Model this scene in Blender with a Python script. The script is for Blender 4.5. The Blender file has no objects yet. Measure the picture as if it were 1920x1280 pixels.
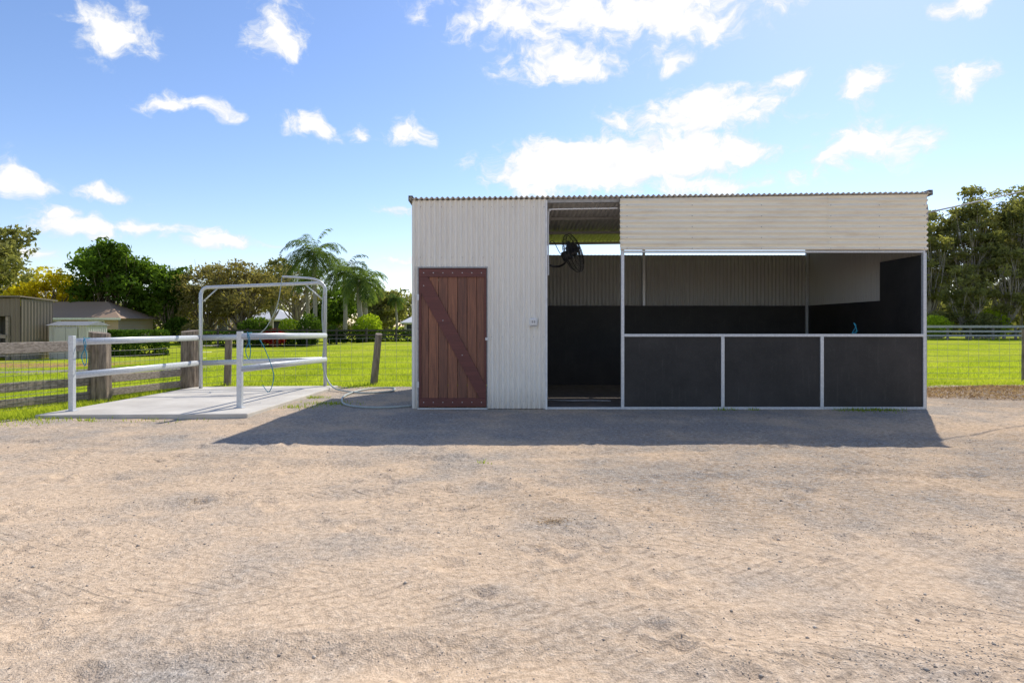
import bpy, math, random
import numpy as np
from mathutils import Vector, Matrix

rng = np.random.default_rng(7)
random.seed(7)
scene = bpy.context.scene
CAM_H = 1.215

# ------------------------------------------------------------------ helpers
def link(o):
    scene.collection.objects.link(o); return o

def empty(name, loc=(0,0,0)):
    e = bpy.data.objects.new(name, None); e.location = loc; e.empty_display_size = 0.2
    return link(e)

class MB:
    def __init__(s): s.v=[]; s.f=[]
    def add(s, vs, fs):
        b=len(s.v); s.v.extend([tuple(p) for p in vs]); s.f.extend([tuple(i+b for i in f) for f in fs])
    def box(s,x0,x1,y0,y1,z0,z1):
        s.add([(x0,y0,z0),(x1,y0,z0),(x1,y1,z0),(x0,y1,z0),(x0,y0,z1),(x1,y0,z1),(x1,y1,z1),(x0,y1,z1)],
              [(0,3,2,1),(4,5,6,7),(0,1,5,4),(1,2,6,5),(2,3,7,6),(3,0,4,7)])
    def beam(s,p0,p1,w,h):
        p0=Vector(p0);p1=Vector(p1);d=(p1-p0).normalized()
        up=Vector((0,0,1)) if abs(d.z)<0.95 else Vector((0,1,0))
        r=d.cross(up).normalized(); u=r.cross(d).normalized()
        vs=[]
        for p in (p0,p1):
            for a,b in ((-1,-1),(1,-1),(1,1),(-1,1)):
                vs.append(p+r*a*w/2+u*b*h/2)
        s.add(vs,[(0,1,2,3),(7,6,5,4),(0,4,5,1),(1,5,6,2),(2,6,7,3),(3,7,4,0)])
    def tube(s,path,r,n=8,caps=True,sx=1.0):
        path=[Vector(p) for p in path]
        if not hasattr(r,'__len__'): r=[r]*len(path)
        vs=[];prev=None
        for i,p in enumerate(path):
            if i==0: d=path[1]-path[0]
            elif i==len(path)-1: d=path[-1]-path[-2]
            else: d=path[i+1]-path[i-1]
            d.normalize()
            if prev is None:
                ref=Vector((0,0,1)) if abs(d.z)<0.9 else Vector((1,0,0))
                a=d.cross(ref).normalized()
            else:
                a=(prev-d*prev.dot(d)).normalized()
            prev=a; b=d.cross(a).normalized()
            for k in range(n):
                t=2*math.pi*k/n
                vs.append(p+a*math.cos(t)*r[i]*sx+b*math.sin(t)*r[i])
        fs=[]
        for i in range(len(path)-1):
            for k in range(n):
                k2=(k+1)%n
                fs.append((i*n+k,i*n+k2,(i+1)*n+k2,(i+1)*n+k))
        if caps:
            fs.append(tuple(range(n-1,-1,-1))); m=(len(path)-1)*n
            fs.append(tuple(m+k for k in range(n)))
        s.add(vs,fs)
    def obj(s,name,mat,parent=None,smooth=False,bevel=0):
        me=bpy.data.meshes.new(name); me.from_pydata(s.v,[],s.f); me.materials.append(mat)
        if smooth: me.polygons.foreach_set('use_smooth',[True]*len(me.polygons))
        me.update()
        o=bpy.data.objects.new(name,me); link(o)
        if parent: o.parent=parent; o.matrix_parent_inverse=Matrix.Translation(-Vector(parent.location))
        if bevel:
            m=o.modifiers.new('b','BEVEL'); m.width=bevel; m.segments=2; m.limit_method='ANGLE'
        return o

def smoothpath(pts,n=8):
    P=[Vector(p) for p in pts]; P=[P[0]*2-P[1]]+P+[P[-1]*2-P[-2]]
    out=[]
    for i in range(1,len(P)-2):
        for k in range(n):
            t=k/n
            a,b,c,d=P[i-1],P[i],P[i+1],P[i+2]
            out.append(0.5*((2*b)+(c-a)*t+(2*a-5*b+4*c-d)*t*t+(3*b-a-3*c+d)*t**3))
    out.append(P[-2]); return out

TAB = rng.random((256,256))
def vnoise(x,y,s=0):
    x=np.asarray(x,float)+s*17.3+1000; y=np.asarray(y,float)+s*9.1+1000
    xi=np.floor(x).astype(int); yi=np.floor(y).astype(int); fx=x-xi; fy=y-yi
    fx=fx*fx*(3-2*fx); fy=fy*fy*(3-2*fy)
    g=lambda a,b: TAB[a%256,b%256]
    return (g(xi,yi)*(1-fx)+g(xi+1,yi)*fx)*(1-fy)+(g(xi,yi+1)*(1-fx)+g(xi+1,yi+1)*fx)*fy
def fbm(x,y,s=0,o=4):
    r=0;a=.5
    for i in range(o):
        r=r+a*vnoise(x*2**i,y*2**i,s+i); a*=.5
    return r
def sstep(a,b,x):
    t=np.clip((x-a)/(b-a),0,1); return t*t*(3-2*t)

# ------------------------------------------------------------------ material helpers
def newmat(name):
    m=bpy.data.materials.new(name); m.use_nodes=True
    nt=m.node_tree; b=nt.nodes['Principled BSDF']; return m,nt,b
def noise(nt,vec,scale,detail=4,rough=.55,dist=0,dim='3D'):
    n=nt.nodes.new('ShaderNodeTexNoise'); n.noise_dimensions=dim; n.inputs['Scale'].default_value=scale
    n.inputs['Detail'].default_value=detail; n.inputs['Roughness'].default_value=rough; n.inputs['Distortion'].default_value=dist
    if vec is not None: nt.links.new(vec,n.inputs['Vector'])
    return n.outputs['Fac']
def ramp(nt,fac,stops):
    r=nt.nodes.new('ShaderNodeValToRGB'); e=r.color_ramp.elements
    while len(e)<len(stops): e.new(0.5)
    for i,(p,c) in enumerate(stops):
        e[i].position=p; e[i].color=(*c,1) if hasattr(c,'__len__') else (c,c,c,1)
    nt.links.new(fac,r.inputs[0]); return r.outputs[0]
def mix(nt,f,a,b,mode='MIX'):
    m=nt.nodes.new('ShaderNodeMix'); m.data_type='RGBA'; m.blend_type=mode
    for k,val in ((0,f),(6,a),(7,b)):
        sock=m.inputs[k]
        if isinstance(val,bpy.types.NodeSocket): nt.links.new(val,sock)
        elif hasattr(val,'__len__'): sock.default_value=(*val,1)
        elif k==0: sock.default_value=val
        else: sock.default_value=(val,val,val,1)
    return m.outputs[2]
def math_(nt,op,a,b=None,c=None,clamp=False):
    m=nt.nodes.new('ShaderNodeMath'); m.operation=op; m.use_clamp=clamp
    for i,v in enumerate((a,b,c)):
        if v is None: continue
        if isinstance(v,bpy.types.NodeSocket): nt.links.new(v,m.inputs[i])
        else: m.inputs[i].default_value=v
    return m.outputs[0]
def objco(nt,scale=None,rot=None):
    t=nt.nodes.new('ShaderNodeTexCoord')
    if scale is None and rot is None: return t.outputs['Object']
    m=nt.nodes.new('ShaderNodeMapping')
    if scale: m.inputs['Scale'].default_value=scale
    if rot: m.inputs['Rotation'].default_value=rot
    nt.links.new(t.outputs['Object'],m.inputs['Vector']); return m.outputs[0]
def bump(nt,b,h,strength=.5,dist=.01):
    n=nt.nodes.new('ShaderNodeBump'); n.inputs['Strength'].default_value=strength; n.inputs['Distance'].default_value=dist
    nt.links.new(h,n.inputs['Height']); nt.links.new(n.outputs[0],b.inputs['Normal'])

def simple(name,c1,c2=None,scale=8,rough=.6,metal=0,bumps=0,stretch=None,spec=.5):
    m,nt,b=newmat(name); c2=c2 or tuple(x*.8 for x in c1)
    co=objco(nt,stretch)
    f=noise(nt,co,scale,3,.6)
    col=ramp(nt,f,[(.3,c2),(.7,c1)])
    nt.links.new(col,b.inputs['Base Color']); b.inputs['Roughness'].default_value=rough; b.inputs['Metallic'].default_value=metal
    b.inputs['Specular IOR Level'].default_value=spec
    if bumps: bump(nt,b,noise(nt,co,scale*6,3),bumps,.01)
    return m

def sheetmat(name,c,dirt=(.3,.25,.2),amount=.25,rough=.45,streak=(3,3,.6)):
    m,nt,b=newmat(name); co=objco(nt,streak)
    f=noise(nt,co,2.2,5,.65); f2=noise(nt,objco(nt),30,2)
    col=mix(nt,math_(nt,'MULTIPLY',ramp(nt,f,[(.5,0),(.8,1)]),amount),c,dirt)
    col=mix(nt,.25,col,mix(nt,f2,tuple(x*.85 for x in c),c))
    s=nt.nodes.new('ShaderNodeSeparateXYZ'); nt.links.new(objco(nt),s.inputs[0])
    g=math_(nt,'MULTIPLY',math_(nt,'SUBTRACT',1,math_(nt,'DIVIDE',s.outputs[2],.35),clamp=True),.35)
    col=mix(nt,g,col,(.36,.31,.26))
    nt.links.new(col,b.inputs['Base Color']); b.inputs['Roughness'].default_value=rough
    return m

M_beige=sheetmat('beige_painted_steel',(.83,.80,.72))
M_header=sheetmat('cream_painted_steel',(.89,.84,.71),(.45,.30,.18),.45,streak=(.8,3,6))
M_inner=sheetmat('grey_steel_inner',(.38,.375,.355))
M_roof=sheetmat('roof_steel',(.62,.62,.60),(.3,.28,.25),.4)
M_galv=simple('galvanised_steel',(.62,.64,.66),(.48,.50,.52),40,.42,.35)
M_galvd=simple('weathered_galvanised_steel',(.42,.42,.42),(.30,.30,.30),25,.55,.3)
M_white=simple('white_plastic',(.8,.8,.78),None,10,.4)
M_blackm=simple('black_fan_metal',(.015,.015,.015),(.01,.01,.01),20,.35)
M_blue=simple('blue_rope',(.02,.26,.38),(.01,.15,.25),60,.8)
M_hose=simple('grey_hose',(.42,.46,.43),(.32,.36,.34),20,.5)
M_wire=simple('fence_wire',(.34,.34,.33),(.24,.24,.24),20,.5,.5)
M_oldwood=simple('weathered_timber',(.36,.285,.21),(.10,.075,.055),7,.9,0,.8,(4,4,.5))
M_oldrail=simple('weathered_timber_rail',(.44,.37,.30),(.18,.145,.11),7,.9,0,.6,(.6,3,6))
M_post=simple('fence_post_timber',(.32,.26,.20),(.12,.095,.075),9,.9,0,.6,(3,3,.5))

# rubber
M_rub,nt,b=newmat('black_rubber_lining')
co=objco(nt); f=noise(nt,co,1.6,5,.7); f2=noise(nt,co,70,3,.7); f3=noise(nt,objco(nt,(12,12,1.2)),2,4,.6)
col=ramp(nt,f,[(.35,(.014,.013,.012)),(.75,(.036,.032,.030))])
col=mix(nt,ramp(nt,f2,[(.60,0),(.8,.55)]),col,(.11,.10,.09))
col=mix(nt,ramp(nt,f3,[(.58,0),(.9,.4)]),col,(.09,.08,.07))
nt.links.new(col,b.inputs['Base Color']); b.inputs['Roughness'].default_value=.66; bump(nt,b,f2,.25,.004)

# concrete
M_conc,nt,b=newmat('concrete')
co=objco(nt); f=noise(nt,co,1.5,6,.6); f2=noise(nt,co,60,3)
col=ramp(nt,f,[(.3,(.42,.385,.335)),(.7,(.62,.58,.51))]); col=mix(nt,ramp(nt,f2,[(.6,0),(.75,.4)]),col,(.25,.23,.2))
nt.links.new(col,b.inputs['Base Color']); b.inputs['Roughness'].default_value=.85; bump(nt,b,f2,.2,.004)

# hardwood door
def woodmat(name,c1,c2,stretch):
    m,nt,b=newmat(name)
    co=objco(nt,stretch)
    f=noise(nt,co,5,6,.7,.6)
    at=nt.nodes.new('ShaderNodeAttribute'); at.attribute_name='tone'
    col=ramp(nt,f,[(.3,c2),(.7,c1)])
    col=mix(nt,at.outputs['Fac'],col,mix(nt,1,col,(1.7,1.65,1.4),'MULTIPLY'))
    nt.links.new(col,b.inputs['Base Color']); b.inputs['Roughness'].default_value=.55; bump(nt,b,f,.2,.003)
    return m
M_board=woodmat('hardwood_boards',(.23,.095,.056),(.08,.032,.022),(9,9,.5))
M_ledge=woodmat('hardwood_ledges',(.16,.045,.036),(.085,.024,.02),(.5,9,9))

# ground attribute material ------------------------------------------------
M_ground,nt,b=newmat('ground_surface')
nt.nodes.remove(b); b=nt.nodes.new('ShaderNodeBsdfDiffuse'); nt.links.new(b.outputs[0],nt.nodes['Material Output'].inputs['Surface'])
co=objco(nt)
def attr(n):
    a=nt.nodes.new('ShaderNodeAttribute'); a.attribute_name=n; return a.outputs['Fac']
def g2(scale,detail,rough,vec=None): return noise(nt,vec or co,scale,detail,rough,0,'2D')
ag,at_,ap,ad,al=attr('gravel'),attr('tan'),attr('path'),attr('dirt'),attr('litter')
n_fine=g2(120,2,.8); n_mid=g2(24,4,.7); n_big=g2(1.3,5,.62); n_sp=g2(9,5,.78)
vor=nt.nodes.new('ShaderNodeTexVoronoi'); vor.voronoi_dimensions='2D'; vor.inputs['Scale'].default_value=75; nt.links.new(co,vor.inputs['Vector'])
grey=ramp(nt,n_mid,[(.25,(.26,.225,.19)),(.5,(.39,.34,.285)),(.75,(.52,.46,.39))])
tan=ramp(nt,n_mid,[(.25,(.45,.335,.23)),(.55,(.64,.485,.34)),(.8,(.74,.59,.43))])
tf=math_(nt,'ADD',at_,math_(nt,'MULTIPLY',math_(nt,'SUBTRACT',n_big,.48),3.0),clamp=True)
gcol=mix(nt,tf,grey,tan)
def tread(ang,seedscale,thr,sc,dist):
    c=objco(nt,None,(0,0,math.radians(ang)))
    w=nt.nodes.new('ShaderNodeTexWave'); w.wave_type='BANDS'; w.bands_direction='Y'; w.inputs['Scale'].default_value=sc
    w.inputs['Distortion'].default_value=dist; w.inputs['Detail'].default_value=2; w.inputs['Detail Scale'].default_value=.6; w.inputs['Detail Roughness'].default_value=.7
    nt.links.new(c,w.inputs['Vector'])
    cm=objco(nt,(.25,1.7,1),(0,0,math.radians(ang)))
    msk=ramp(nt,noise(nt,cm,seedscale,3,.6,0,'2D'),[(thr,0),(thr+.10,1)])
    return math_(nt,'MULTIPLY',ramp(nt,w.outputs['Fac'],[(.68,0),(.97,1)]),msk)
t1=tread(24,.9,.49,5.0,2.4); t2=tread(-33,1.1,.53,4.4,2.2)
tt=math_(nt,'MAXIMUM',t1,t2)
tt=math_(nt,'MULTIPLY',tt,ramp(nt,n_sp,[(.40,.0),(.56,1)]))
tt=math_(nt,'MULTIPLY',tt,math_(nt,'ADD',at_,.2,clamp=True))
gcol=mix(nt,math_(nt,'MULTIPLY',tt,.42),gcol,(.25,.19,.14))
stone=ramp(nt,vor.outputs['Color'],[(.1,.42),(.5,1.0),(.9,1.45)])
stonem=math_(nt,'MULTIPLY',ramp(nt,vor.outputs['Distance'],[(.25,1),(.5,.0)]),math_(nt,'MULTIPLY_ADD',tf,-.44,.64))
gcol=mix(nt,stonem,gcol,mix(nt,1,gcol,stone,'MULTIPLY'))
fm=mix(nt,math_(nt,'MULTIPLY',tf,.5),ramp(nt,n_fine,[(.3,.60),(.5,1.0),(.72,1.25)]),1.0)
gcol=mix(nt,1,gcol,fm,'MULTIPLY')
gcol=mix(nt,ramp(nt,n_sp,[(.62,0),(.76,.5)]),gcol,(.19,.13,.085))
lit=math_(nt,'MULTIPLY',al,ramp(nt,g2(26,4,.8,objco(nt,(.5,1.7,1))),[(.46,0),(.62,.8)]))
gcol=mix(nt,lit,gcol,mix(nt,n_fine,(.20,.13,.075),(.46,.32,.19)))
ng=g2(.35,4,.6); ng2=g2(9,4,.7)
gr=ramp(nt,ng,[(.3,(.25,.32,.025)),(.55,(.36,.41,.035)),(.75,(.46,.45,.075))])
gr=mix(nt,1,gr,ramp(nt,ng2,[(.3,.6),(.6,1.15)]),'MULTIPLY')
edge=math_(nt,'ADD',ag,math_(nt,'MULTIPLY',math_(nt,'SUBTRACT',g2(5,4,.7),.5),.9))
edge=ramp(nt,edge,[(.42,0),(.58,1)])
col=mix(nt,edge,gr,gcol)
col=mix(nt,ap,col,mix(nt,n_mid,(.18,.165,.15),(.32,.29,.26)))
col=mix(nt,ad,col,mix(nt,n_mid,(.30,.15,.085),(.46,.26,.16)))
nt.links.new(col,b.inputs['Color'])
h=math_(nt,'ADD',math_(nt,'MULTIPLY',n_fine,.28),math_(nt,'MULTIPLY',n_mid,.75))
h=math_(nt,'ADD',h,math_(nt,'MULTIPLY',tt,-.22))
h=math_(nt,'ADD',h,math_(nt,'MULTIPLY',n_sp,.8))
bump(nt,b,h,.75,.020)

def leafmat(name,c_dark,c_light,trans=.45):
    m,nt,b=newmat(name); nt.nodes.remove(b); b=nt.nodes.new('ShaderNodeBsdfDiffuse')
    a=nt.nodes.new('ShaderNodeAttribute'); a.attribute_name='tone'
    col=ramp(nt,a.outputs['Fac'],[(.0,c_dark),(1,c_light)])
    nt.links.new(col,b.inputs['Color'])
    t=nt.nodes.new('ShaderNodeBsdfTranslucent')
    nt.links.new(ramp(nt,a.outputs['Fac'],[(.0,(c_dark[0]*1.5,c_dark[1]*1.5,c_dark[2]*.75)),(1,(min(.95,c_light[0]*1.5),min(.95,c_light[1]*1.5),c_light[2]*.75))]),t.inputs['Color'])
    ms=nt.nodes.new('ShaderNodeMixShader'); ms.inputs[0].default_value=trans
    nt.links.new(b.outputs[0],ms.inputs[1]); nt.links.new(t.outputs[0],ms.inputs[2])
    nt.links.new(ms.outputs[0],nt.nodes['Material Output'].inputs['Surface'])
    return m
L_green=leafmat('leaf_deep_green',(.03,.06,.012),(.15,.24,.035))
L_gum=leafmat('leaf_gum',(.09,.105,.04),(.32,.31,.12))
L_olive=leafmat('leaf_olive',(.12,.105,.045),(.35,.30,.12))
L_yellow=leafmat('leaf_wattle_yellow',(.36,.29,.02),(.75,.60,.04))
L_bright=leafmat('leaf_bright',(.20,.28,.02),(.50,.60,.05))
L_palm=leafmat('leaf_palm',(.04,.07,.025),(.20,.27,.07),.35)
L_hedge=leafmat('leaf_hedge',(.03,.06,.012),(.10,.18,.03))
L_red=leafmat('flower_red',(.3,.02,.02),(.55,.05,.04))
L_grass=leafmat('grass_blades',(.22,.29,.025),(.50,.56,.07),.45)
M_bark=simple('bark',(.26,.21,.17),(.10,.08,.06),6,.9,0,.5)
M_gumbark=simple('gum_bark',(.46,.40,.34),(.20,.17,.14),2,.85,0,.3)
M_palmbark=simple('palm_trunk_bark',(.40,.36,.31),(.22,.19,.16),12,.9,0,.5,(.3,.3,3))

# ------------------------------------------------------------------ GROUND
def spaced(a,b,s0,s1):
    out=[a]; 
    while out[-1]<b:
        t=(out[-1]-a)/(b-a); out.append(out[-1]+s0+(s1-s0)*t)
    return out
def coarse(start,end):
    out=[];x=start;d=.15;sg=1 if end>start else -1
    while abs(x)<abs(end): x+=sg*d; out.append(x); d=min(d*1.13,60)
    return out
xs=list(reversed(coarse(-10,-900)))+list(np.arange(-10,-4.5,.06))+list(np.arange(-4.5,4.5,.025))+list(np.arange(4.5,12,.06))+coarse(12,900)
ys=list(reversed([0.8-v for v in (.1,.3,.8,2,5,12,30,80,200)]))+spaced(.8,13.5,.016,.07)+coarse(13.6,900)
xs=np.array(xs); ys=np.array(ys)
X,Y=np.meshgrid(xs,ys)
def base_h(x,y):
    return -.4*sstep(9,17,-x)*sstep(14,24,y)
def gravel_mask(x,y):
    wob=(fbm(x*1.1,y*1.1,3)-.47)*.9
    rear=12.35+np.where(x>6,.25,0)-y
    left_lim=np.where(y<8.1,-6.3-(8.1-y)*3.2,-6.15)
    left=(x-left_lim)*np.where(y<8.1,.32,1)
    d=np.minimum(rear,left)+wob*.35
    return np.clip(.5+d*1.6,0,1)
G=gravel_mask(X,Y)
H=base_h(X,Y)
near=sstep(22,13,Y)
H=H+near*G*((fbm(X*.9,Y*.9,5)-.47)*.05+(fbm(X*4,Y*4,6)-.47)*.026+(fbm(X*16,Y*16,16,2)-.37)*.008)
flat=sstep(8.1,8.9,Y)*sstep(13.2,12.8,Y)*sstep(-6.6,-6.2,X)*sstep(6.6,6.2,X)
H=H*(1-flat)
for i in range(330):
    hx=rng.uniform(-6,8); hy=rng.uniform(2.0,8.6); r=rng.uniform(.045,.08)
    m=(np.abs(X-hx)<.28)&(np.abs(Y-hy)<.28)
    d=np.hypot((X[m]-hx),(Y[m]-hy)*1.0)/r
    H[m]+=-.015*np.exp(-(d**2))+.010*np.exp(-((d-1.5)**2)*4)
for (x0,y0,x1,y1,bend) in [(-6,3.2,8,5.4,.5),(-6,4.2,8,6.6,.5),(-3,1.8,9,2.9,.35),(-5,6.4,9,4.6,-.3),(-4,2.2,6,1.5,.3)]:
    t=(X-x0)/(x1-x0); yc=y0+(y1-y0)*t+bend*np.sin(np.pi*np.clip(t,0,1))
    dd=(Y-yc)/.12
    H+=near*(-.011*np.exp(-dd**2)+.007*np.exp(-(np.abs(dd)-1.6)**2*3))*sstep(-.2,.1,t)
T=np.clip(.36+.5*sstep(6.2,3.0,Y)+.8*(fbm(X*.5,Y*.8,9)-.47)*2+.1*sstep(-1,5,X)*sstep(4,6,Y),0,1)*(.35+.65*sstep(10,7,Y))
LT=np.clip(sstep(-1.5,2,X)*sstep(3.2,4.5,Y)*sstep(8.6,6.5,Y)*.8+sstep(6.2,7,X)*sstep(7.5,9.5,Y)*.9+.25*(fbm(X*.7,Y*.9,33)>.52),0,1)
def polyband(x,y,x0,y0a,y0b,x1,y1a,y1b):
    t=(x-x0)/(x1-x0); lo=y0a+(y1a-y0a)*t; hi=y0b+(y1b-y0b)*t
    return sstep(0,.25,y-lo)*sstep(0,.25,hi-y)*sstep(1.02,.98,t)*sstep(-.02,0.02,t)
PA=polyband(X,Y,-45,9.5,13,-8.8,16.5,18.8)*(G<.4)
D=polyband(X,Y,-30,22.5,28,-15.5,24,27)
nx,ny=len(xs),len(ys)
V=np.stack([X,Y,H],-1).reshape(-1,3)
ii=np.arange((ny-1)*(nx-1)); r_=ii//(nx-1); c_=ii%(nx-1); q=r_*nx+c_
F=np.stack([q,q+1,q+nx+1,q+nx],-1)
me=bpy.data.meshes.new('ground')
me.vertices.add(len(V)); me.vertices.foreach_set('co',V.ravel().astype(np.float32))
me.loops.add(F.size); me.loops.foreach_set('vertex_index',F.ravel().astype(np.int32))
me.polygons.add(len(F)); me.polygons.foreach_set('loop_start',(np.arange(len(F))*4).astype(np.int32))
me.polygons.foreach_set('use_smooth',np.ones(len(F),bool))
me.update(calc_edges=True)
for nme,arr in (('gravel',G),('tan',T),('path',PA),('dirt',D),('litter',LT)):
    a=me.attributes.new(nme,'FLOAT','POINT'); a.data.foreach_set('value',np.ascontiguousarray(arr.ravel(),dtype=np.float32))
me.materials.append(M_ground)
link(bpy.data.objects.new('ground',me))

def pymesh(name,V,F,mat,tone=None,parent=None,smooth=False):
    F=np.asarray(F); k=F.shape[1]
    me=bpy.data.meshes.new(name)
    me.vertices.add(len(V)); me.vertices.foreach_set('co',np.ascontiguousarray(V,dtype=np.float32).ravel())
    me.loops.add(F.size); me.loops.foreach_set('vertex_index',F.ravel().astype(np.int32))
    me.polygons.add(len(F)); me.polygons.foreach_set('loop_start',(np.arange(len(F))*k).astype(np.int32))
    if smooth: me.polygons.foreach_set('use_smooth',np.ones(len(F),bool))
    me.update(calc_edges=True)
    if tone is not None:
        a=me.attributes.new('tone','FLOAT','POINT'); a.data.foreach_set('value',np.ascontiguousarray(tone,dtype=np.float32))
    me.materials.append(mat); o=link(bpy.data.objects.new(name,me))
    if parent: o.parent=parent; o.matrix_parent_inverse=Matrix.Translation(-Vector(parent.location))
    return o

# pebbles
npb=36000
py=1.6+ (rng.random(npb)**1.6)*8.5; px=(rng.random(npb)-.5)*2*(.9*py+.3)
m=(gravel_mask(px,py)>.6)&~((py>8.0)&(px<-3.3)); m&=~((py>8.95)&(px>-1.5)&(px<6.1)); m&=(fbm(px*.9,py*1.2,44)+rng.random(npb)*.3>.56)
px,py=px[m],py[m]; npb=len(px)
sz=rng.uniform(.002,.005,npb)*(1+ (rng.random(npb)>.97)*1.3)
octv=np.array([(1,0,0),(0,1,0),(-1,0,0),(0,-1,0),(0,0,.7),(0,0,-.7)])
octf=np.array([(0,1,4),(1,2,4),(2,3,4),(3,0,4),(1,0,5),(2,1,5),(3,2,5),(0,3,5)])
ang=rng.random(npb)*6.28
vv=octv[None]*sz[:,None,None]*rng.uniform(.65,1.35,(npb,6,1))
ca,sa=np.cos(ang)[:,None],np.sin(ang)[:,None]
vx=vv[:,:,0]*ca-vv[:,:,1]*sa; vy=vv[:,:,0]*sa+vv[:,:,1]*ca
def gh(x,y):
    i=np.clip(np.searchsorted(xs,x)-1,0,nx-2); j=np.clip(np.searchsorted(ys,y)-1,0,ny-2)
    fx=(x-xs[i])/(xs[i+1]-xs[i]); fy=(y-ys[j])/(ys[j+1]-ys[j])
    return (H[j,i]*(1-fx)+H[j,i+1]*fx)*(1-fy)+(H[j+1,i]*(1-fx)+H[j+1,i+1]*fx)*fy
z0=gh(px,py)
VV=np.stack([vx+px[:,None],vy+py[:,None],vv[:,:,2]+z0[:,None]+sz[:,None]*.15],-1).reshape(-1,3)
FF=(octf[None]+np.arange(npb)[:,None,None]*6).reshape(-1,3)
M_peb,nt,b=newmat('pebbles'); a=nt.nodes.new('ShaderNodeAttribute'); a.attribute_name='tone'
nt.links.new(ramp(nt,a.outputs['Fac'],[(0,(.22,.185,.155)),(.5,(.41,.35,.285)),(1,(.64,.55,.44))]),b.inputs['Base Color']); b.inputs['Roughness'].default_value=.85
pymesh('gravel_stones',VV,FF,M_peb,np.repeat(rng.random(npb),6))

# grass blades
def blades(x,y,hmin,hmax,w,name,parent=None,mat=L_grass,tonebase=.5):
    n=len(x); a=rng.random(n)*6.28; h=rng.uniform(hmin,hmax,n); lean=rng.normal(0,.35,(n,2))*h[:,None]
    z=gh(x,y); dx,dy=np.cos(a)*w/2,np.sin(a)*w/2
    v=np.zeros((n,3,3)); v[:,0]=np.stack([x-dx,y-dy,z-.005],-1); v[:,1]=np.stack([x+dx,y+dy,z-.005],-1)
    v[:,2]=np.stack([x+lean[:,0],y+lean[:,1],z+h],-1)
    tn=np.clip(tonebase+(fbm(x*.8,y*.8,20)-.47)*1.6+rng.normal(0,.2,n),0,1)
    return pymesh(name,v.reshape(-1,3),np.arange(3*n).reshape(-1,3),mat,np.repeat(tn,3),parent)
GX=[];GY=[]
def scatter(n,x0,x1,y0,y1,pw=1.0):
    x=rng.uniform(x0,x1,n); y=y0+(rng.random(n)**pw)*(y1-y0)
    g=gravel_mask(x,y)
    keep=(g+ (rng.random(n)-.5)*.5<.38)
    keep&=~((x>-1.6)&(x<6.2)&(y<12.9)&(y>8.8)); keep&=~((x>-6.25)&(x<-3.35)&(y<12.05)&(y>8.05))
    pth=polyband(x,y,-45,9.5,13,-8.8,16.5,18.8)>.4; keep&=~pth
    GX.append(x[keep]);GY.append(y[keep])
scatter(26000,-9,-5.9,7,12); scatter(60000,-14,0,11.8,20,1.5); scatter(34000,8,20,11.8,20,1.5); scatter(40000,-22,0,18,36,1.3); scatter(20000,14,36,18,36,1.3)
blades(np.concatenate(GX),np.concatenate(GY),.03,.085,.014,'grass',tonebase=.65)
wx=[];wy=[]
for (cx,cy,n,r) in [(3.05,8.93,90,.10),(4.9,8.91,160,.16),(5.3,8.91,150,.14),(5.1,8.85,90,.2),(-2.85,9.6,260,.22),(-3.2,9.2,160,.18),(3.5,8.9,30,.05),(-.25,5.4,14,.03),(-5.4,7.9,60,.08),(-6.3,8.0,700,.35),(-6.9,7.5,500,.4),(-3.1,12.2,300,.3),(-1.7,12.4,200,.25),(7,12.4,300,.5),(8.3,12.5,350,.5),(10,12.6,400,.6),(-4.6,8.02,90,.3),(-3.35,10.4,160,.12)]:
    wx.append(rng.normal(cx,r,n)); wy.append(rng.normal(cy,r*.5,n))
wx=np.concatenate(wx); wy=np.concatenate(wy); k=~((wy>8.96)&(wx>-1.5)&(wx<6.1))&~((wx<-3.42)&(wx>-6.2)&(wy>8.1)&(wy<12))
blades(wx[k],wy[k],.015,.055,.012,'weeds',tonebase=.25)
# dry straw
sx=[];sy=[]
for (cx,cy,n,r) in [(-5.0,4.4,260,.12),(.25,3.8,180,.07),(-2.2,4.3,60,.05),(1.5,8.2,260,.9),(2.5,7.6,260,1.2),(-4.8,8.0,120,.5),(5,6,900,1.6),(2,5,600,1.5),(7,8.5,500,1.0)]:
    sx.append(rng.normal(cx,r,n)); sy.append(rng.normal(cy,r*.6,n))
sx=np.concatenate(sx); sy=np.concatenate(sy)
M_straw=leafmat('straw',(.20,.12,.065),(.50,.36,.21),.1)
n=len(sx);a=rng.random(n)*6.28;l=rng.uniform(.01,.03,n);z=gh(sx,sy)+.004
v=np.zeros((n,3,3));v[:,0]=np.stack([sx,sy,z],-1);v[:,1]=np.stack([sx+np.cos(a)*l,sy+np.sin(a)*l,z+.006],-1);v[:,2]=np.stack([sx+np.cos(a+.25)*l*.8,sy+np.sin(a+.25)*l*.8,z+.003],-1)
pymesh('straw',v.reshape(-1,3),np.arange(3*n).reshape(-1,3),M_straw,np.repeat(rng.random(n),3))
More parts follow.
